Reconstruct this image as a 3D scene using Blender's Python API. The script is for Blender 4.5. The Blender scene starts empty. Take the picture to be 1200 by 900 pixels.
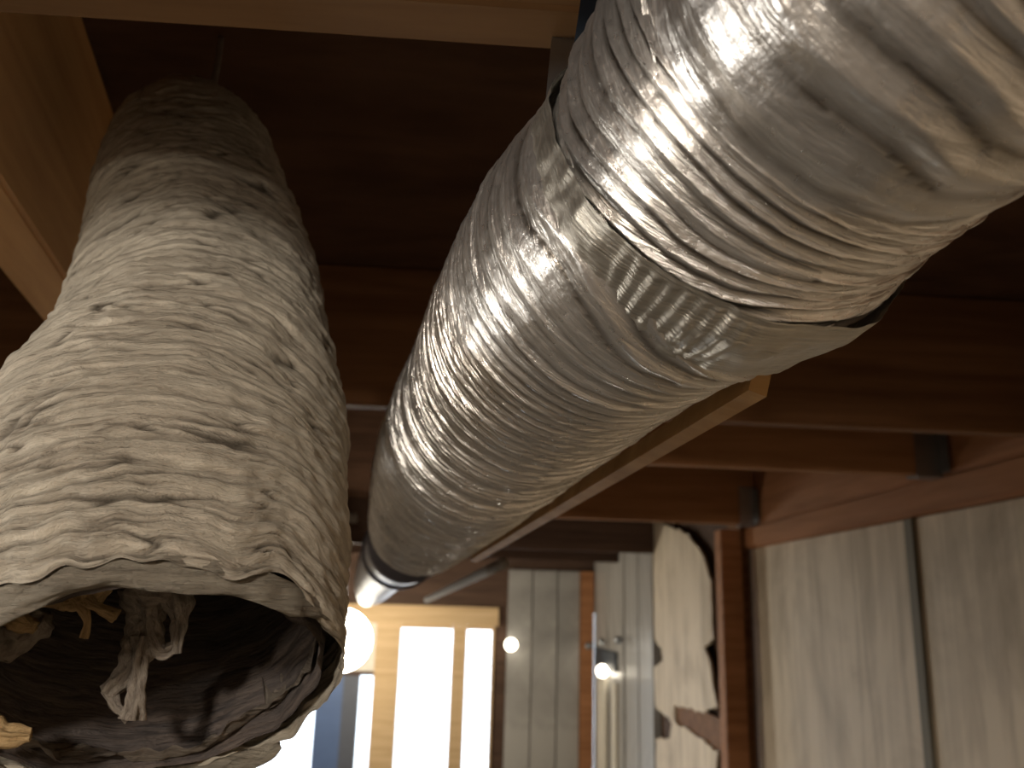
import bpy, bmesh, math, random
from mathutils import Vector, Matrix, noise
random.seed(7)
S = bpy.context.scene
COL = S.collection

# ------------------------------------------------------------------ camera
# axes of the building as seen by the camera (right, down, forward), from the vanishing points
F = 1000.0
r1 = Vector((-70, 260, 1000)).normalized()     # building depth axis  (+Y)
r3 = Vector((114, -3815, 1000)).normalized()   # up                   (+Z)
r3 = (r3 - r1 * r3.dot(r1)).normalized()
r2 = r1.cross(r3).normalized()                 # across               (+X)
CZ = 1.95                                      # camera height above the floor
CAM = Vector((0, 0, CZ))
cam_d = bpy.data.cameras.new('camera'); cam = bpy.data.objects.new('camera', cam_d); COL.objects.link(cam)
cam_d.sensor_width = 36; cam_d.lens = 36 * F / 1200; cam_d.clip_start = 0.01
M = Matrix(((r2[0], -r2[1], -r2[2]), (r1[0], -r1[1], -r1[2]), (r3[0], -r3[1], -r3[2]))).to_4x4()
M.translation = CAM
cam.matrix_world = M
cam_d.dof.use_dof = True; cam_d.dof.focus_distance = 0.37; cam_d.dof.aperture_fstop = 12.0
S.camera = cam

def ray(px, py):
    d = Vector((px - 600, py - 450, F))
    return Vector((d.dot(r2), d.dot(r1), d.dot(r3)))
def atY(px, py, Y): r = ray(px, py); return CAM + r * (Y / r.y)
def atR(px, py, R): return CAM + ray(px, py).normalized() * R

# ------------------------------------------------------------------ world, lamps, exposure
w = bpy.data.worlds.new('sky'); S.world = w; w.use_nodes = True
bg = w.node_tree.nodes['Background']; bg.inputs[0].default_value = (.80, .90, 1, 1); bg.inputs[1].default_value = 3.2
S.view_settings.view_transform = 'Standard'; S.view_settings.look = 'None'
S.view_settings.gamma = 1; S.view_settings.exposure = 0.3
def lamp(name, loc, power, color, size, shape='SPHERE', aim=None):
    if shape == 'SPHERE':
        l = bpy.data.lights.new(name, 'POINT'); l.shadow_soft_size = size
    else:
        l = bpy.data.lights.new(name, 'AREA'); l.size = size
    l.energy = power; l.color = color
    o = bpy.data.objects.new(name, l); COL.objects.link(o); o.location = loc
    if aim is not None: o.rotation_euler = (Vector(aim) - Vector(loc)).to_track_quat('-Z', 'Y').to_euler()
    return o
lamp('room_lamp', (-.45, -1.1, CZ + .41), 43, (1, .90, .78), .06)
lamp('rear_fill', (-1.0, -1.9, CZ + .23), 20, (1, .86, .70), .06)  # unseen fill light added to brighten the lower strips of the joists
sp = lamp('left_fill', (-1.15, .30, CZ - .12), 22, (1, .95, .88), .07)  # unseen fill, made a spot below, added for the highlight on the duct
sl = bpy.data.lights.new('left_fill_spot', 'SPOT'); sl.energy = 16; sl.color = (1, .95, .88); sl.shadow_soft_size = .09; sl.spot_size = .64; sl.spot_blend = .6
sp.data = sl; sp.rotation_euler = (Vector((.1, .27, CZ + .12)) - sp.location).to_track_quat('-Z', 'Y').to_euler()
lamp('hall_lamp', (.1, 3.6, CZ - .8), 10, (1, .9, .76), .08)

# ------------------------------------------------------------------ helpers
def tag(o, label=None, cat=None, group=None, kind=None):
    if label: o['label'] = label
    if cat: o['category'] = cat
    if group: o['group'] = group
    if kind: o['kind'] = kind
    return o
def empty(name, loc, label, cat, group=None):
    o = bpy.data.objects.new(name, None); COL.objects.link(o); o.location = loc; o.empty_display_size = .05
    return tag(o, label, cat, group)
def link(name, me, mat, parent=None, mw=None):
    o = bpy.data.objects.new(name, me); COL.objects.link(o)
    if mat: me.materials.clear(); me.materials.append(mat)
    if mw is not None: o.matrix_world = mw
    if parent is not None:
        o.parent = parent
        o.matrix_parent_inverse = Matrix.Translation(parent.location).inverted() if parent.type == 'EMPTY' else parent.matrix_world.inverted()
    return o
def frame(x, z):
    """matrix with local X along x and local Z near z"""
    x = Vector(x).normalized(); y = Vector(z).cross(x).normalized(); zz = x.cross(y)
    return Matrix((x, y, zz)).transposed().to_4x4()
def box_mesh(name, L, W, H, bevel=.003, wob=0):
    bm = bmesh.new(); bmesh.ops.create_cube(bm, size=1)
    for v in bm.verts: v.co = Vector((v.co.x * L, v.co.y * W, v.co.z * H))
    if wob:
        n = max(2, int(L / .06))
        es = [e for e in bm.edges if abs(e.verts[0].co.x - e.verts[1].co.x) > L * .9]
        bmesh.ops.subdivide_edges(bm, edges=es, cuts=n, use_grid_fill=True)
        for v in bm.verts:
            q = noise.noise_vector(Vector((v.co.x * 5 + L * 13, v.co.y * 9, v.co.z * 9)))
            v.co += Vector((0, q.y, q.z)) * wob
    if bevel:
        es = [e for e in bm.edges if e.is_manifold and e.calc_face_angle(0) > .7]
        bmesh.ops.bevel(bm, geom=es, offset=bevel, segments=2, affect='EDGES')
    me = bpy.data.meshes.new(name); bm.to_mesh(me); bm.free()
    return me
def board(name, p0, p1, W, H, mat, parent=None, up=(0, 0, 1), bevel=.003, wob=0):
    """box from p0 to p1 (axis ends), W across, H along 'up'"""
    p0, p1 = Vector(p0), Vector(p1)
    m = frame(p1 - p0, up); m.translation = (p0 + p1) / 2
    return link(name, box_mesh(name, (p1 - p0).length, W, H, bevel, wob), mat, parent, m)
def block(name, x0, x1, y0, y1, z0, z1, mat, parent=None, bevel=.002):
    me = box_mesh(name, abs(x1 - x0), abs(y1 - y0), abs(z1 - z0), bevel)
    return link(name, me, mat, parent, Matrix.Translation(((x0 + x1) / 2, (y0 + y1) / 2, (z0 + z1) / 2)))
def smooth(me):
    me.polygons.foreach_set('use_smooth', [True] * len(me.polygons)); me.update()
def spline(pts, n):
    """Catmull-Rom through tuples, n samples"""
    pts = [Vector(p) for p in pts]
    P = [pts[0] * 2 - pts[1]] + pts + [pts[-1] * 2 - pts[-2]]
    out = []; k = len(pts) - 1
    for i in range(n):
        t = i / (n - 1) * k; j = min(int(t), k - 1); t -= j
        a, b, c, d = P[j:j + 4]
        out.append(0.5 * ((2 * b) + (c - a) * t + (2 * a - 5 * b + 4 * c - d) * t * t + (3 * b - a - 3 * c + d) * t ** 3))
    return out
def resample(P, R, n):
    L = [0]
    for a, b in zip(P, P[1:]): L.append(L[-1] + (b - a).length)
    out = []; j = 0
    for i in range(n):
        s = L[-1] * i / (n - 1)
        while j < len(L) - 2 and L[j + 1] < s: j += 1
        t = (s - L[j]) / max(1e-9, L[j + 1] - L[j])
        out.append((P[j].lerp(P[j + 1], t), R[j] * (1 - t) + R[j + 1] * t, s))
    return out
def sweep(name, pts, radii, nl, na, disp=None, mat=None, parent=None, ref=(1, 0, 0), caps=True, closed=True, a0=0, a1=2 * math.pi):
    """tube through pts; disp(angle, s, r) -> radial offset, stores 'flow' vector attribute"""
    q = spline([(p[0], p[1], p[2]) for p in pts], 400)
    rr = spline([(r, 0, 0) for r in radii], 400); rr = [v.x for v in rr]
    st = resample(q, rr, nl)
    vs, fl = [], []
    T0 = None; ref = Vector(ref)
    cosn = [math.cos(a0 + (a1 - a0) * k / na) for k in range(na + (0 if closed else 1))]
    sinn = [math.sin(a0 + (a1 - a0) * k / na) for k in range(na + (0 if closed else 1))]
    m = len(cosn)
    for i, (p, r, s) in enumerate(st):
        a = st[max(0, i - 2)][0]; b = st[min(nl - 1, i + 2)][0]
        T = (b - a).normalized()
        U = (ref - T * ref.dot(T)).normalized(); V = T.cross(U)
        ref = U
        for k in range(m):
            c, sn = cosn[k], sinn[k]
            d, dl = 0, 0
            if disp:
                d = disp(c, sn, s, r)
                if isinstance(d, tuple): d, dl = d
            vs.append(p + (U * c + V * sn) * (r + d) + T * dl); fl.append((c, sn, s * 10))
    fs = []
    for i in range(nl - 1):
        for k in range(na):
            k2 = (k + 1) % m if closed else k + 1
            fs.append((i * m + k, i * m + k2, (i + 1) * m + k2, (i + 1) * m + k))
    if caps:
        fs.append(tuple(range(m))[::-1]); fs.append(tuple((nl - 1) * m + k for k in range(m)))
    me = bpy.data.meshes.new(name); me.from_pydata(vs, [], fs); me.update()
    at = me.attributes.new('flow', 'FLOAT_VECTOR', 'POINT')
    at.data.foreach_set('vector', [c for v in fl for c in v])
    smooth(me)
    return link(name, me, mat, parent)

def atZ(px, py, Z): r = ray(px, py); return CAM + r * (Z / r.z)
def ribbon(name, pts, wd, th, mat, parent, side=(1, 0, 0)):
    q = spline(pts, 30); bm = bmesh.new(); rows = []
    for i, p in enumerate(q):
        T = (q[min(29, i + 1)] - q[max(0, i - 1)]).normalized()
        sd = Vector(side); sd = (sd - T * sd.dot(T)).normalized(); up_ = T.cross(sd)
        rows.append([bm.verts.new(p + sd * a * wd / 2 + up_ * b * th / 2) for a, b in ((-1, -1), (1, -1), (1, 1), (-1, 1))])
    for a, b in zip(rows, rows[1:]):
        for k in range(4): bm.faces.new((a[k], a[(k + 1) % 4], b[(k + 1) % 4], b[k]))
    bm.faces.new(rows[0]); bm.faces.new(rows[-1][::-1]); bmesh.ops.recalc_face_normals(bm, faces=bm.faces[:])
    me = bpy.data.meshes.new(name); bm.to_mesh(me); bm.free(); return link(name, me, mat, parent)
# ------------------------------------------------------------------ materials
class N:
    def __init__(s, name):
        s.m = bpy.data.materials.new(name); s.m.use_nodes = True; s.t = s.m.node_tree; s.b = s.t.nodes['Principled BSDF']
    def n(s, ty, **kw):
        x = s.t.nodes.new(ty)
        for k, v in kw.items():
            if k in x.inputs: x.inputs[k].default_value = v
            else: setattr(x, k, v)
        return x
    def l(s, a, b): s.t.links.new(a, b)
    def ramp(s, fac, stops):
        r = s.n('ShaderNodeValToRGB'); e = r.color_ramp.elements
        while len(e) < len(stops): e.new(.5)
        for i, (p, c) in enumerate(stops): e[i].position = p; e[i].color = (*c, 1)
        s.l(fac, r.inputs[0]); return r.outputs[0]
    def coords(s, attr=None, scale=(1, 1, 1)):
        if attr: c = s.n('ShaderNodeAttribute', attribute_name=attr).outputs['Vector']
        else: c = s.n('ShaderNodeTexCoord').outputs['Object']
        mp = s.n('ShaderNodeMapping'); mp.inputs['Scale'].default_value = scale
        s.l(c, mp.inputs[0]); return mp.outputs[0]
    def noise(s, co, sc, det=5, rough=.6, dist=0):
        x = s.n('ShaderNodeTexNoise', Scale=sc, Detail=det, Roughness=rough, Distortion=dist); s.l(co, x.inputs['Vector']); return x.outputs['Fac']
    def bump(s, h, st, d=.01, prev=None):
        b = s.n('ShaderNodeBump', Strength=st, Distance=d); s.l(h, b.inputs['Height'])
        if prev: s.l(prev, b.inputs['Normal'])
        return b.outputs[0]
def wood(name, dark, light, rough=.65, spec=.12, scale=(1.2, 18, 18)):
    n = N(name); co = n.coords(scale=scale); f = n.noise(co, 1.6, 6, .62, .4)
    n.l(n.ramp(f, [(.32, dark), (.68, light)]), n.b.inputs['Base Color'])
    n.l(n.bump(f, .25, .004), n.b.inputs['Normal'])
    n.b.inputs['Roughness'].default_value = rough; n.b.inputs['Specular IOR Level'].default_value = spec if rough < .8 else 0
    return n.m
def plain(name, c, rough=.6, metal=0, emit=0, ec=None):
    n = N(name); b = n.b
    f = n.noise(n.coords(), 14, 4)
    n.l(n.ramp(f, [(.3, tuple(x * .85 for x in c)), (.7, c)]), b.inputs['Base Color'])
    b.inputs['Roughness'].default_value = rough; b.inputs['Metallic'].default_value = metal
    if emit: b.inputs['Emission Color'].default_value = (*(ec or c), 1); b.inputs['Emission Strength'].default_value = emit
    return n.m
W_JOIST = wood('joist_wood', (.13, .060, .027), (.24, .120, .055))
W_JOIST_LIT = wood('joist_wood_lit', (.28, .135, .058), (.44, .22, .10))  # joist wood again, lightened in colour as if more strongly lit
W_STRIP = wood('strip_wood', (.42, .24, .09), (.60, .37, .16))
W_NEAR = wood('near_joist_wood', (.14, .072, .030), (.22, .12, .052))
W_PALE = wood('pale_wood', (.48, .25, .09), (.68, .39, .16))
W_RED = wood('red_wood', (.28, .125, .055), (.44, .205, .095))
W_TAN = wood('tan_wood', (.50, .34, .18), (.66, .48, .28))
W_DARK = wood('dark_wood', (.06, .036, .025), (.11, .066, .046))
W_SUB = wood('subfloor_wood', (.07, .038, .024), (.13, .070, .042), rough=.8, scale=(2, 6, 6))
DUSTY = plain('dusty_black', (.012, .014, .018), .9)
GALV = plain('galvanised_steel', (.38, .40, .42), .35, .9)
GREYPIPE = plain('grey_pipe', (.20, .20, .24), .42, .8)
STRAPM = plain('dark_strap', (.02, .03, .045), .5)
OLIVE = plain('olive_batten', (.16, .145, .105), .7)
CONC = plain('concrete', (.30, .28, .25), .9)
PLASTER = plain('plaster', (.55, .50, .43), .9)
BLUE = plain('blue_paint', (.10, .16, .32), .5)
WHITE = plain('white_paint', (.75, .70, .60), .5)
BULB = plain('lit_bulb', (1, .93, .8), .4, 0, 30, (1, .90, .72))
GLINT = plain('glint_glow', (1, .93, .8), .4, 0, 7, (1, .90, .72))  # emission stands in for reflected glints on the far boards
def panel_mat(name, dark, light, gl=.45):
    n = N(name); co = n.coords(scale=(1, 14, 1.1))
    f = n.noise(co, 1.3, 6, .6, .5); g = n.noise(n.coords(scale=(1, 2.2, 1.6)), 1.4, 4, .6, 1.0)
    mx = n.n('ShaderNodeMath', operation='MULTIPLY'); n.l(f, mx.inputs[0]); n.l(g, mx.inputs[1])
    n.l(n.ramp(mx.outputs[0], [(.12, dark), (.30, light)]), n.b.inputs['Base Color'])
    n.l(n.bump(f, .15, .004), n.b.inputs['Normal']); n.b.inputs['Roughness'].default_value = gl
    return n.m
P_CREAM = panel_mat('cream_panelling', (.38, .30, .20), (.66, .56, .42), .6)
P_GREY = panel_mat('grey_panelling', (.25, .24, .225), (.41, .395, .37), .32)
def glass_mat():
    n = N('window_glass'); n.t.nodes.remove(n.b)
    out = n.t.nodes['Material Output']
    tr = n.n('ShaderNodeBsdfTransparent'); gl = n.n('ShaderNodeBsdfGlossy', Roughness=.05)
    fr = n.n('ShaderNodeFresnel', IOR=1.45); mx = n.n('ShaderNodeMixShader')
    n.l(fr.outputs[0], mx.inputs[0]); n.l(tr.outputs[0], mx.inputs[1]); n.l(gl.outputs[0], mx.inputs[2]); n.l(mx.outputs[0], out.inputs[0])
    return n.m
GLASS = glass_mat()
def foil_mat(name, tint=(.88, .86, .83), r0=.20, r1=.40, warm=None):
    n = N(name)
    co = n.coords('flow', (1.8, 1.8, 45)); cr = n.noise(co, 1.5, 6, .55, .35)
    co2 = n.coords('flow', (14, 14, 46)); cr2 = n.noise(co2, 1.2, 4, .6, .3)
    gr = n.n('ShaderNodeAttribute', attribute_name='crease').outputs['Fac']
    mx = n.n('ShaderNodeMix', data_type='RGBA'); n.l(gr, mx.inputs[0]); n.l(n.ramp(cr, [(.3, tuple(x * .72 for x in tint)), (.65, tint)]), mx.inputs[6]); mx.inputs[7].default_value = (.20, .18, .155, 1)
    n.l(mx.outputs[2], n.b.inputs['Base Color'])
    rr = n.n('ShaderNodeMapRange'); rr.inputs['To Min'].default_value = r0; rr.inputs['To Max'].default_value = r1
    n.l(cr2, rr.inputs[0]); n.l(rr.outputs[0], n.b.inputs['Roughness'])
    b = n.bump(cr, .5, .003); b = n.bump(cr2, .3, .001, b)
    n.l(b, n.b.inputs['Normal']); n.b.inputs['Metallic'].default_value = .94
    return n.m
FOIL = foil_mat('silver_foil'); FOIL2 = foil_mat('foil_tape', (.66, .63, .56), .25, .45)
def lint_mat(name, light, mid, dark):
    n = N(name)
    co = n.coords('flow', (1.6, 1.6, 14)); f = n.noise(co, 1.5, 7, .66, .7)
    g = n.noise(n.coords('flow', (8, 8, 22)), 1.5, 5, .7, .3)
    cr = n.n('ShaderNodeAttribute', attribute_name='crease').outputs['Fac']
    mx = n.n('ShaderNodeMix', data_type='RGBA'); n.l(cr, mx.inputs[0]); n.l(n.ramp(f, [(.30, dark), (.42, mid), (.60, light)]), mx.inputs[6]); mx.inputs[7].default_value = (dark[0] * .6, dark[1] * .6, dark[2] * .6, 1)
    n.l(mx.outputs[2], n.b.inputs['Base Color'])
    b = n.bump(f, .9, .006); b = n.bump(g, .6, .0025, b); n.l(b, n.b.inputs['Normal'])
    n.b.inputs['Roughness'].default_value = .95; n.b.inputs['Specular IOR Level'].default_value = .1
    return n.m
LINT = lint_mat('lint_coat', (.60, .55, .455), (.49, .44, .36), (.20, .175, .14))
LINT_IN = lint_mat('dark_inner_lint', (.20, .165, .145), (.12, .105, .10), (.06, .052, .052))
LINT_TAN = lint_mat('tan_lint', (.85, .62, .33), (.70, .48, .24), (.42, .28, .14))
LINT_GREY = lint_mat('grey_lint', (.48, .42, .35), (.36, .31, .26), (.18, .15, .13))

# ------------------------------------------------------------------ setting
H = CZ + .30            # underside of joists
SUB = H + .235          # underside of subfloor
XW = 1.06               # right wall face
YF = 6.6                # far wall face
XL, YB = -2.6, -3.6
tag(block('floor', XL - .1, 1.3, YB - .1, YF + .12, -.1, 0, CONC, bevel=0), kind='structure')
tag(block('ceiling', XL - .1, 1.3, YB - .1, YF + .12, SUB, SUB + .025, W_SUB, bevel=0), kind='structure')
tag(block('wall_left', XL - .1, XL, YB - .1, YF + .12, 0, SUB, PLASTER, bevel=0), kind='structure')
tag(block('wall_rear', XL, 1.3, YB - .1, YB, 0, SUB, PLASTER, bevel=0), kind='structure')
wr = tag(block('wall_right', 1.10, 1.30, YB, YF + .12, 0, SUB, W_DARK, bevel=0), kind='structure')
# four foot sheets of panelling with battens over the joints, near part under the beam
ZB = CZ + .228
joints = [-3.0, -1.68, -.46, .74, 1.945, 3.06]
for y0, y1 in zip(joints, joints[1:]):
    block('panel', XW, 1.10, y0 + .004, y1 - .004, .02, ZB, P_CREAM, wr, .002)
for y in joints[1:5]:
    block('batten', XW - .008, XW, y - .019, y + .019, .02, ZB, OLIVE, wr, .002)
# narrow grey boards beyond the torn plaster
ys = [4.62, 4.80, 5.00, 5.16, 5.42, 5.66, 5.98, 6.25, 6.6]
for i, (y0, y1) in enumerate(zip(ys, ys[1:])):
    dx = [0, .006, .002, .008][i % 4]
    block('plank', XW + dx, 1.10, y0 + .006, y1 - .006, .02, SUB - .03, P_GREY, wr, .003)
# torn sheet of plaster, a ragged outline with real thickness over the dark studs
def ragged_sheet(name, X, th, outline, mat, parent):
    bm = bmesh.new(); pts = []
    for (a, b) in zip(outline, outline[1:] + outline[:1]):
        n = max(1, int(math.dist(a, b) / .03))
        for k in range(n):
            t = k / n; y = a[0] + (b[0] - a[0]) * t; z = a[1] + (b[1] - a[1]) * t
            q = noise.noise_vector(Vector((y * 14, z * 14, 3)))
            pts.append((y + q.x * .018, z + q.y * .018))
    f = bm.faces.new([bm.verts.new((X, y, z)) for y, z in pts])
    r = bmesh.ops.extrude_face_region(bm, geom=[f])
    for v in [g for g in r['geom'] if isinstance(g, bmesh.types.BMVert)]: v.co.x += th
    bmesh.ops.recalc_face_normals(bm, faces=bm.faces[:]); bmesh.ops.triangulate(bm, faces=bm.faces[:])
    me = bpy.data.meshes.new(name); bm.to_mesh(me); bm.free()
    return link(name, me, mat, parent)
z = lambda d: CZ + d
ragged_sheet('plaster_sheet', XW, .012, [(4.58, 0.02), (4.58, z(-.62)), (4.3, z(-.58)), (4.25, z(-.50)), (4.58, z(-.47)), (4.60, z(-.28)), (4.42, z(-.24)), (4.45, z(-.17)),
    (4.58, z(-.14)), (4.58, z(.48)), (4.15, z(.40)), (3.90, z(.35)), (3.66, z(.24)), (3.55, z(.12)), (3.55, z(-.10)), (3.68, z(-.14)),
    (3.60, z(-.2)), (3.52, z(-.35)), (3.75, z(-.40)), (4.2, z(-.42)), (4.2, z(-.50)), (3.8, z(-.50)), (3.52, z(-.52)), (3.60, z(-.66)), (3.5, z(-.8)), (3.5, .02)], P_CREAM, wr)
block('stud', XW + .014, 1.10, 3.20, 3.36, .02, SUB - .02, W_JOIST, wr)
block('stud', XW + .016, 1.10, 4.20, 4.34, .02, SUB - .02, W_DARK, wr)
block('nailer', XW + .013, 1.095, 3.36, 4.20, z(-.52), z(-.40), W_JOIST, wr)

# far wall: boards, header, door and windows between them
def fx(px, py=800): return atY(px, py, YF).x
def fz(px, py): return atY(px, py, YF).z
wf = tag(block('wall_front', XL, 1.2, YF + .02, YF + .12, fz(480, 712), SUB, W_DARK, bevel=0), kind='structure')
ex = [fx(592), fx(622), fx(652), fx(679)]
for a, b in zip(ex, ex[1:]): block('plank', a + .004, b - .004, YF - .012, YF + .02, .02, H - .02, P_GREY, wf, .003)
block('plank', fx(578), fx(592) - .004, YF + .03, YF + .06, .02, fz(585, 760), W_DARK, wf)
block('wall_board', fx(578), XW, YF + .021, YF + .12, 0, fz(480, 712), W_DARK, wf, 0)
block('wall_board', XL, fx(285), YF + .021, YF + .12, 0, fz(480, 712), PLASTER, wf, 0)
block('wall_board', fx(285), fx(440), YF + .021, YF + .12, fz(400, 786), fz(480, 712), WHITE, wf, 0)
tag(block('trim_1', fx(679), XW + .0, YF - .05, YF - .013, 0, H - .02, W_RED), kind='structure')
tag(block('trim_2', fx(290), fx(582), YF - .02, YF + .018, fz(480, 731), fz(480, 709), W_TAN), kind='structure')
def window(name, x0, x1, z0, z1, fw, fr):
    r = bpy.data.objects.new(name, None); COL.objects.link(r); r.location = ((x0 + x1) / 2, YF + .05, z0); tag(r, kind='structure')
    block('window_frame', x0, x0 + fw, YF, YF + .10, z0, z1, W_TAN, r, .004); block('window_frame', x1 - fr, x1, YF, YF + .10, z0, z1, W_TAN, r, .004)
    block('window_frame', x0 + fw, x1 - fr, YF, YF + .10, z1 - .03, z1, W_TAN, r, .004); block('window_frame', x0 + fw, x1 - fr, YF, YF + .10, z0, z0 + .05, W_TAN, r, .004)
    block('pane', x0 + fw, x1 - fr, YF + .05, YF + .056, z0 + .05, z1 - .03, GLASS, r, 0)
zt = fz(480, 731)
window('window_1', fx(437), fx(536), .25, zt, fx(466) - fx(437), fx(536) - fx(528))
window('window_2', fx(536), fx(578), .25, zt, fx(545) - fx(536), fx(578) - fx(575))
block('sill_board', fx(437), fx(578), YF + .01, YF + .1, 0, .25, W_TAN, wf)
# door with a tall blue stile between two lights
d = bpy.data.objects.new('door_1', None); COL.objects.link(d); d.location = (fx(380), YF + .05, 0); tag(d, kind='structure')
zd = fz(400, 786)
block('door_frame', fx(285), fx(437), YF + .01, YF + .09, zd - .03, zd, W_DARK, d)
block('door_frame', fx(285), fx(296), YF + .01, YF + .09, 0, zd - .03, W_TAN, d)
block('door_leaf', fx(371), fx(402), YF + .02, YF + .06, 0, zd - .03, BLUE, d); block('door_stile', fx(402), fx(421), YF + .02, YF + .07, 0, zd - .03, plain('slate_paint', (.10, .11, .14)), d)
block('pane', fx(296), fx(371), YF + .04, YF + .046, .02, zd - .03, GLASS, d, 0); block('pane', fx(421), fx(437), YF + .04, YF + .046, .02, zd - .03, GLASS, d, 0)

# ------------------------------------------------------------------ joists and beams
G = 'ceiling joists'
def joist(name, x0, x1, yb, label, mat=W_JOIST, hh=.235, sk=0, g=None, zb=H, cat='joist'):
    """yb = depth of the back bottom edge"""
    o = board(name, (x0, yb - .019 - sk, zb + hh / 2), (x1, yb - .019 + sk, zb + hh / 2), .038, hh - .002, mat, bevel=.004, wob=.0012)
    return tag(o, label, cat)
XBM = 1.03
joist('ceiling_joist', XL + .01, XBM, .413, 'pale brown ceiling joist nearest the camera, crossing above the silver duct', W_NEAR)
joist('ceiling_joist', XL + .01, XBM, 1.352, 'dark brown joist crossing the whole picture behind both the lint hose and silver duct')
joist('ceiling_joist', .16, XBM, 1.785, 'orange brown joist held by the nearer joist hanger on the right beam', W_JOIST_LIT)
joist('ceiling_joist', .16, XBM, 2.94, 'brown joist held by the farther hanger beside the post top', W_JOIST_LIT)
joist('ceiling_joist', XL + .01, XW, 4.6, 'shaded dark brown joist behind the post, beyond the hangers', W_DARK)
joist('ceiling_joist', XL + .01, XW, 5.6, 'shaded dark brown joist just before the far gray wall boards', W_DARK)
joist('ceiling_joist', XL + .01, XBM, -.05, 'pale joist just behind the camera', W_PALE)
tag(board('trimmer_joist', (.14, 1.356, H + .117), (.14, 2.90, H + .117), .038, .233, W_JOIST, bevel=.003), 'trimmer joist hidden above the silver duct, carrying the short joists', 'joist')
# the pale skewed timber at left
a = Vector((-.345, .416, H + .117)); b = Vector((-.522, 1.312, H + .117))
tag(board('blocking_board', a, b, .058, .233, W_PALE, bevel=.004, wob=.001), 'pale lit timber running back at an angle at the left edge', 'timber')
bt = empty('support_beam', (XBM, 1.2, H), 'reddish brown beam along the top of the cream panelled wall', 'beam')
board('upper_plank', (XBM + .035, YB + .02, H + .117), (XBM + .035, 2.98, H + .117), .06, .233, W_RED, bt, bevel=.004, wob=.002)
board('lower_plank', (XBM + .020, YB + .02, (H + ZB) / 2), (XBM + .020, 3.04, (H + ZB) / 2), .036, H - ZB - .002, W_RED, bt, bevel=.006, wob=.003)
tag(block('wood_post', .955, 1.03, 3.06, 3.14, .0, H - .003, W_RED, bevel=.004), 'reddish brown upright post where the cream panelling meets the torn plaster', 'post')
for (y, lab) in ((1.785, 'small grey metal joist hanger at the right end of the nearer short joist'), (2.94, 'small grey metal joist hanger above the post')):
    h = empty('joist_hanger', (XBM, y, H), lab, 'joist hanger', 'joist hangers on the right beam')
    block('side_plate', .975, XBM - .001, y - .0415, y - .0385, H - .002, H + .13, GALV, h, 0)
    block('side_plate', .975, XBM - .001, y + .0005, y + .0035, H - .002, H + .13, GALV, h, 0)
    block('seat', .975, XBM - .001, y - .0415, y + .0035, H - .005, H - .002, GALV, h, 0)
    block('flange', XBM - .004, XBM - .001, y - .075, y - .0415, H + .002, H + .12, GALV, h, 0)
    block('flange', XBM - .004, XBM - .001, y + .0035, y + .04, H + .002, H + .12, GALV, h, 0)

# ------------------------------------------------------------------ lint covered hose at left
hp = [(238, 128, .735, 26), (230, 148, .725, 56), (226, 180, .705, 80), (226, 235, .670, 99), (233, 310, .620, 117), (234, 400, .562, 139), (219, 480, .515, 166),
      (194, 560, .478, 188), (182, 640, .450, 200), (174, 730, .426, 203), (169, 808, .408, 202)]
P_, R_ = [], []
for px, py, Y, hw in hp:
    p = atY(px, py, Y); P_.append(p); R_.append((p - CAM).length * hw / 1000)
hose = empty('lint_hose', P_[-1], 'old hose coated in cream grey lint, torn open at its lower end', 'hose')
nz = noise.noise; CRE = []
def lint_disp(c, s, L, r):
    v = Vector((c * 1.2, s * 1.2, L * 26)); wv = nz(v * 1.0) ; ph = L * 2 * math.pi / .0125 + 3.4 * nz(Vector((c * 1.5, s * 1.5, L * 14)))
    ring = abs(math.sin(ph / 2)) ** .5 - .7
    f = min(1, L / .22)
    d = .0019 * ring * (.35 + .65 * f) * (1 + .8 * nz(Vector((c * 2.5, s * 2.5, L * 30))))
    d += .0035 * nz(Vector((c * 1.6, s * 1.6, L * 9))) + .0022 * nz(Vector((c * 3.0, s * 3.0, L * 95))) + .0012 * nz(Vector((c * 4.5, s * 4.5, L * 190)))+ .0011 * nz(Vector((c * 14, s * 14, L * 160)))
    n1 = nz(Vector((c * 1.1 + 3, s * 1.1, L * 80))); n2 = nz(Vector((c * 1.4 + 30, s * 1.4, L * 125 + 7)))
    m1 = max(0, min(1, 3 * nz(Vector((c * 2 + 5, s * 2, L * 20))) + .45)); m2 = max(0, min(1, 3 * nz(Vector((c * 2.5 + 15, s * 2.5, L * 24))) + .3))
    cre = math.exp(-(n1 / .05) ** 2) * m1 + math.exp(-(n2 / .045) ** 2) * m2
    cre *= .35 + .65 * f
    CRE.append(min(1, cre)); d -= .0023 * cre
    return d, .004 * nz(Vector((c * 2 + 9, s * 2, L * 12)))
def hose_coat(c, s, L, r):
    d, dl = lint_disp(c, s, L, r)
    t = max(0, (L - LH + .10) / .10)
    dl += t * t * (.012 * nz(Vector((c * 1.8, s * 1.8, 4))) + .006 * nz(Vector((c * 6, s * 6, 7))))
    return d, dl
LH = sum((b - a).length for a, b in zip(P_, P_[1:]))
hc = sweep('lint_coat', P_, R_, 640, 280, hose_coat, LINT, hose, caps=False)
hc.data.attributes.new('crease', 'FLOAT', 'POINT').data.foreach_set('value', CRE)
# inner wall, a little smaller, joined at the rim by torn layers
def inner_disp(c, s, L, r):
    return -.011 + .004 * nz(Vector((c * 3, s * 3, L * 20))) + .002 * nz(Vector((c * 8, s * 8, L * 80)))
sweep('inner_liner', P_, R_, 140, 120, inner_disp, LINT_IN, hose, caps=False)
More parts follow.
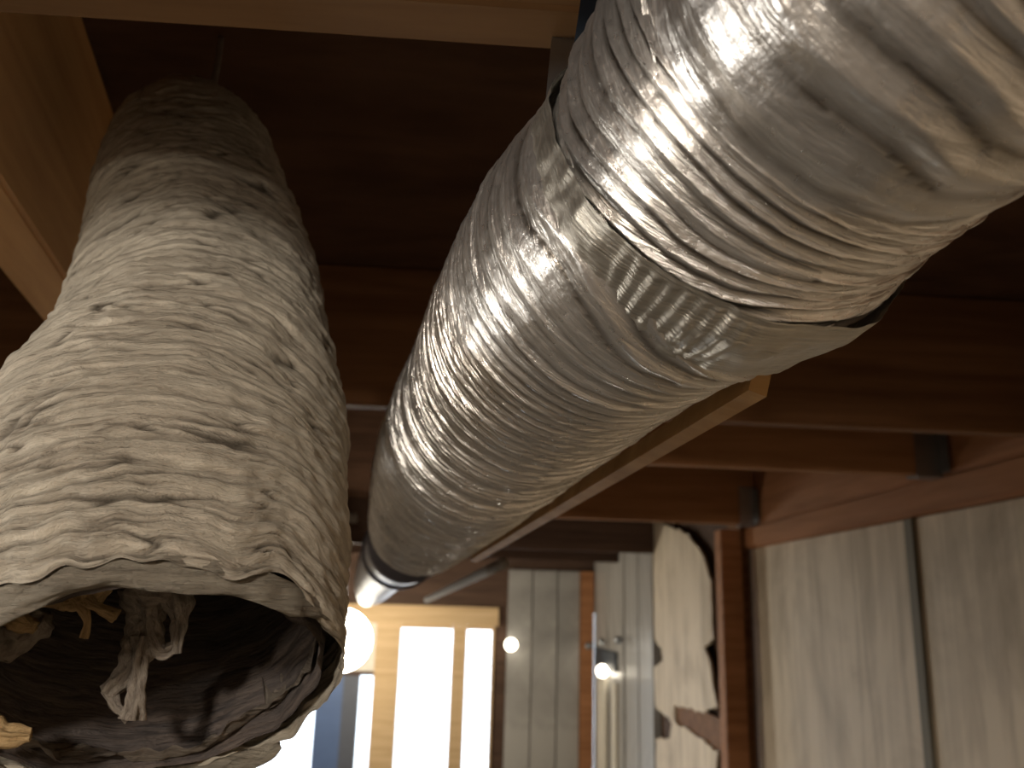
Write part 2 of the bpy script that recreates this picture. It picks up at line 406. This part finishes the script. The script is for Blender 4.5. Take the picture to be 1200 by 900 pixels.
# frayed rim layers
M0 = P_[-1]; AX = (P_[-1] - P_[-2]).normalized(); RM = R_[-1]
U0 = Vector((1, 0, 0)); U0 = (U0 - AX * U0.dot(AX)).normalized(); V0 = AX.cross(U0)
def rim_pt(ang, rad, along): return M0 + (U0 * math.cos(ang) + V0 * math.sin(ang)) * rad + AX * along
def rim_band(name, a0, a1, r_out, r_in, z0, z1, seed, mat, th=.0025):
    """a torn curling layer of the hose wall round part of the mouth"""
    na, nb = 90, 14; bm = bmesh.new(); g = []
    for i in range(na + 1):
        t = i / na; ang = a0 + (a1 - a0) * t; e = min(1, 6 * min(t, 1 - t) + .1); row = []
        for j in range(nb + 1):
            u = j / nb
            q = nz(Vector((ang * 2.2, u * 1.2, seed))); q2 = nz(Vector((ang * 9, u * 5, seed + 5)))
            rad = RM * (r_out + (r_in - r_out) * u * e) + .006 * q * u + .0016 * q2
            al = z0 + (z1 - z0) * math.sin(u * math.pi * .5) * e + .010 * q * u + .002 * q2
            row.append(bm.verts.new(rim_pt(ang, rad, al)))
        g.append(row)
    for i in range(na):
        for j in range(nb): bm.faces.new((g[i][j], g[i + 1][j], g[i + 1][j + 1], g[i][j + 1]))
    bmesh.ops.solidify(bm, geom=bm.faces[:], thickness=th)
    bmesh.ops.recalc_face_normals(bm, faces=bm.faces[:])
    me = bpy.data.meshes.new(name); bm.to_mesh(me); bm.free()
    at = me.attributes.new('flow', 'FLOAT_VECTOR', 'POINT')
    fl = []
    for v in me.vertices:
        q = v.co - M0; fl += [q.x * 9, q.y * 9, q.z * 12]
    at.data.foreach_set('vector', fl); smooth(me)
    return link(name, me, mat, hose)
def tuft(pts, radii, seed, mat, name='lint_tuft', parent=hose, na=22, fl=.35):
    def dd(c, s, L, r): return r * (.75 * nz(Vector((c * 1.3 + seed, s * 1.3, L * 70))) + .35 * nz(Vector((c * 3, s * 3 + seed, L * 200)))) - (r * fl * abs(s))
    o = sweep(name, pts, radii, 90, na, dd, mat, parent)
    return o
D2 = math.pi / 180
rim_band('rim_layer', 10 * D2, 170 * D2, 1.0, .93, -.006, .006, 2.0, LINT)
tag(rim_band('torn_fold', 190 * D2, 318 * D2, .97, .78, -.022, -.004, 5.0, LINT_GREY), 'grey folded layer inside the torn end')
tag(rim_band('torn_fold', 198 * D2, 305 * D2, 1.0, .86, -.003, .012, 9.0, LINT), 'pale frayed edge at the bottom')
tag(rim_band('torn_fold', 300 * D2, 352 * D2, .98, .84, -.05, -.012, 12.0, LINT_GREY), 'grey curl at the right of the opening')
def tp(px, py, Y, r): return atY(px, py, Y), r * Y / 1000
def tf(pts, seed, mat, label):
    q = [tp(*p) for p in pts]
    tag(tuft([a for a, b in q], [b for a, b in q], seed, mat), label)
tf([(183, 668, .42, 30), (180, 700, .425, 30), (172, 735, .425, 20), (160, 765, .425, 15), (146, 792, .425, 13), (125, 812, .425, 10)], 1, LINT_GREY, 'long grey dangling shred')
tf([(166, 745, .42, 10), (163, 780, .42, 9), (160, 810, .42, 8), (154, 843, .42, 12)], 2, LINT_GREY, 'split end of the dangling shred')
tf([(128, 806, .425, 8), (138, 830, .425, 7), (152, 842, .425, 7)], 12, LINT_GREY, 'loop at the bottom of the shred')
tf([(196, 670, .42, 20), (206, 705, .42, 18), (210, 735, .42, 8), (209, 766, .42, 5)], 3, LINT_GREY, 'short grey shred at right')
tf([(172, 705, .42, 8), (180, 745, .42, 8), (192, 764, .42, 9), (206, 758, .42, 6)], 4, LINT_GREY, 'curled grey shred')
tf([(42, 702, .42, 6), (70, 700, .42, 14), (100, 695, .42, 18), (128, 684, .42, 10)], 5, LINT_TAN, 'golden tan flap of lint')
tf([(92, 700, .415, 10), (99, 716, .413, 7), (102, 730, .413, 4), (97, 748, .413, 4)], 6, LINT_TAN, 'pale golden wisp hanging down')
tf([(100, 700, .415, 8), (118, 712, .413, 6), (137, 722, .413, 6)], 7, LINT_TAN, 'tan wisp pointing right')
tf([(-20, 705, .42, 20), (15, 722, .42, 16), (42, 735, .42, 8)], 8, LINT_TAN, 'tan lint at the left of the opening')
tf([(-10, 750, .43, 26), (25, 742, .43, 22), (55, 722, .43, 15)], 9, LINT_GREY, 'brownish grey clump at left')
tf([(-25, 852, .405, 14), (5, 862, .405, 12), (36, 862, .405, 6)], 10, LINT_TAN, 'tan clump at the lower left')
sweep('hanging_thread', [P_[0], P_[0] + Vector((.006, .004, .04)), Vector((P_[0].x + .004, P_[0].y + .01, SUB - .001))], [.006, .003, .003], 20, 8, None, LINT_GREY, hose)
# ------------------------------------------------------------------ silver duct
dp = [(494, 612, 1.12), (542, 536, .73), (604, 456, .583), (694, 344, .446), (761, 280, .402), (830, 238, .388)]
DP = [atR(*p) for p in dp]
duct = empty('silver_duct', DP[2], 'crinkled silver foil duct in two ribbed sections sloping across the ceiling', 'duct')
GRV = []
def rib(pitch, amp, seed, crum):
    rg = random.Random(int(seed * 10)); hs = [rg.uniform(.35, 1.35) for _ in range(997)]
    def f(c, s, L, r):
        q = nz(Vector((c * 1.2 + seed, s * 1.2, L * 9)))
        ph = L / pitch + .9 * q + math.atan2(s, c) / (2 * math.pi) + .13 * nz(Vector((c * 3, s * 3 + seed, L * 40)))
        t = ph - math.floor(ph); w = 1 - abs(2 * t - 1)
        am = amp * hs[int(math.floor(ph)) % 997] * (1 + .5 * nz(Vector((seed, c * 1.5, L * 35 + s * 1.5))))
        d = am * (w ** 1.8 - .5)
        d += crum * (nz(Vector((c * 7, s * 7, L * 60 + seed))) + .7 * nz(Vector((c * 16, s * 16, L * 140)))) * (1 - .5 * w)
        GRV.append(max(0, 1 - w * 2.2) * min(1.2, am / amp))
        return d, .15 * am * nz(Vector((c * 6, s * 6, L * 100)))
    return f
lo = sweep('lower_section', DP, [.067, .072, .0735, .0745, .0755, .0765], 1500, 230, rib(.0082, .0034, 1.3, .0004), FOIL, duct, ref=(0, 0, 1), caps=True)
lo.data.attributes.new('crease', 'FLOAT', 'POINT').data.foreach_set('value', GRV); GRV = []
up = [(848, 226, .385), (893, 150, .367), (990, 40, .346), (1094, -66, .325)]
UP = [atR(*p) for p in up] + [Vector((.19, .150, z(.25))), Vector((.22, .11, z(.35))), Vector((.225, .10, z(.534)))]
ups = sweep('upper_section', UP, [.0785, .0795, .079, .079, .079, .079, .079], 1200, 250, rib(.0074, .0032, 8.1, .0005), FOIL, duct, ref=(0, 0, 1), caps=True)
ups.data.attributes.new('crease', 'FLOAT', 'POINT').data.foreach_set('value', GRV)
# foil tape collar that bridges the sections
cp = [atR(800, 280, .401), atR(836, 232, .388), atR(862, 196, .379)]
def collar_disp(c, s, L, r):
    return .0006 * math.sin(math.atan2(s, c) * 85 + 6 * nz(Vector((c, s, 1)))) * (1 if .008 < L < .04 else .3) * max(0, min(1, 2.5 * nz(Vector((c * 1.6 + 4, s * 1.6, 2))) + .35)) + .003 * nz(Vector((c * 3, s * 3, L * 30))) + .001 * nz(Vector((c * 12, s * 12, L * 80)))
sweep('tape_collar', cp, [.0765, .0835, .0840], 90, 400, collar_disp, FOIL2, duct, ref=(0, 0, 1), caps=False)

# thin wooden strip that follows the underside of the duct
q_ = spline(DP, 60); sp_ = []
for i in (0, 49):
    T = (q_[i + 1] - q_[max(0, i - 1)]).normalized(); n_ = T.cross(q_[i] - CAM).normalized()
    if n_.z > 0: n_ = -n_
    sp_.append(q_[i] + n_ * (.0745 + .0080))
ax_ = (sp_[0] - sp_[1]).normalized(); sp_[0] += ax_ * .01
tag(ribbon('support_strip', sp_, .0125, .009, W_STRIP, None, side=(.3, 0, 1)), 'thin tan wooden strip running along the right underside of the silver duct', 'strip')

# ------------------------------------------------------------------ far pipe, conduit
pp = [atY(482, 632, 1.14), atY(452, 662, 1.9), atY(436, 688, 3.4), atY(430, 700, YF - .02)]
fp = empty('rigid_duct', pp[0], 'dark grey smooth rigid duct continuing beyond the end of the silver duct', 'duct')
sweep('pipe', pp, [.055, .060, .066, .066], 60, 40, None, GREYPIPE, fp)
sweep('joint_ring', [pp[0].lerp(pp[1], .30), pp[0].lerp(pp[1], .33)], [.061, .061], 6, 40, None, GREYPIPE, fp)
sweep('conduit', [atY(590, 660, 1.9), atY(500, 703, 4.2)], [.013, .013], 12, 14, None, CONC)
tag(bpy.data.objects['conduit'], 'thin pale grey conduit slanting between the silver duct end and the window header', 'conduit')

# bulb above the door
gl = empty('globe_lamp', atY(402, 748, 5.6), 'round glowing globe lamp above the blue door', 'lamp')
def uv(name, c, r, mat, parent=None, sz=1, seg=24):
    bm = bmesh.new(); bmesh.ops.create_uvsphere(bm, u_segments=seg, v_segments=seg // 2, radius=r)
    for v in bm.verts: v.co.z *= sz
    me = bpy.data.meshes.new(name); bm.to_mesh(me); bm.free(); smooth(me)
    return link(name, me, mat, parent, Matrix.Translation(c))
gc = atY(400, 750, 5.6)
uv('globe', gc, .19, BULB, gl); sweep('stem', [gc + Vector((0, 0, .16)), Vector((gc.x, gc.y, SUB))], [.012, .012], 4, 12, None, GALV, gl)

# balls standing in for glints, and details on the far walls
bx = empty('glint_bar', (XW, 6.0, atY(706, 770, 6.0).z), 'dark metal bar with small steel balls and one glowing ball for glints on the narrow grey boards', 'wall bar')
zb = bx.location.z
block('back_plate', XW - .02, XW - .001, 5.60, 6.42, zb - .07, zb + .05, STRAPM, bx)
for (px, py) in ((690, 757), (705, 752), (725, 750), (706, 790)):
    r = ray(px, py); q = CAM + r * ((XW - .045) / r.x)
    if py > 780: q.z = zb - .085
    uv('glint_ball', q, .042 if py > 780 else .026, GLINT if py > 780 else GALV, bx)  # balls added in place of glints on the boards; only the lowest glows
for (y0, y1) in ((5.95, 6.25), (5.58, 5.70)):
    tag(block('pale_batten', XW - .022, XW - .001, y0, y1, .02, zb - .14, WHITE), 'wide cream batten below the dark metal bar' if y0 > 5.8 else 'narrow cream batten below the dark metal bar', 'batten')
sc = empty('board_glint', (fx(598, 755), YF - .012, fz(598, 755)), 'tiny glowing ball for a lamp reflection on the far grey boards beside the window', 'lamp')
uv('glint_ball', Vector((fx(598, 755), YF - .075, fz(598, 755))), .045, GLINT, sc)  # glowing ball added where the boards reflect a lamp
block('glint_base', fx(598, 755) - .03, fx(598, 755) + .03, YF - .04, YF - .0125, fz(598, 755) - .03, fz(598, 755) + .03, GALV, sc)
# strap that holds the duct to the nearest joist
st = empty('hanger_strap', atZ(664, 30, .30), 'dull grey metal strap with dark tie holding the silver duct to the nearest joist', 'strap')
ta = atZ(668, 46, .300); tb = atR(664, 150, .39); tc = atR(670, 212, .350)
ribbon('metal_strip', [ta, tb, tc], .020, .0012, GALV, st)
ribbon('dark_tie', [atZ(694, -12, .302), atR(682, 80, .41), atR(676, 150, .385)], .010, .003, STRAPM, st)
ribbon('wire', [atR(672, 62, .42), atR(668, 100, .395), atR(676, 150, .378)], .0016, .0016, GALV, st)
# pipes glimpsed behind
pl = sweep('grey_pipe', [Vector((XL + .001, 2.0, atY(0, 503, 2.0).z)), atY(130, 506, 2.0)], [.034, .034], 8, 20, None, CONC)
tag(pl, 'blue grey pipe glimpsed at the far left below the dark joist', 'pipe')
pl = sweep('short_pipe', [Vector((XL + .001, 3.0, atY(300, 604, 3.0).z)), atY(418, 607, 3.0)], [.018, .018], 8, 16, None, CONC)
tag(pl, 'short pale pipe glimpsed between the lint hose and the silver duct', 'pipe')
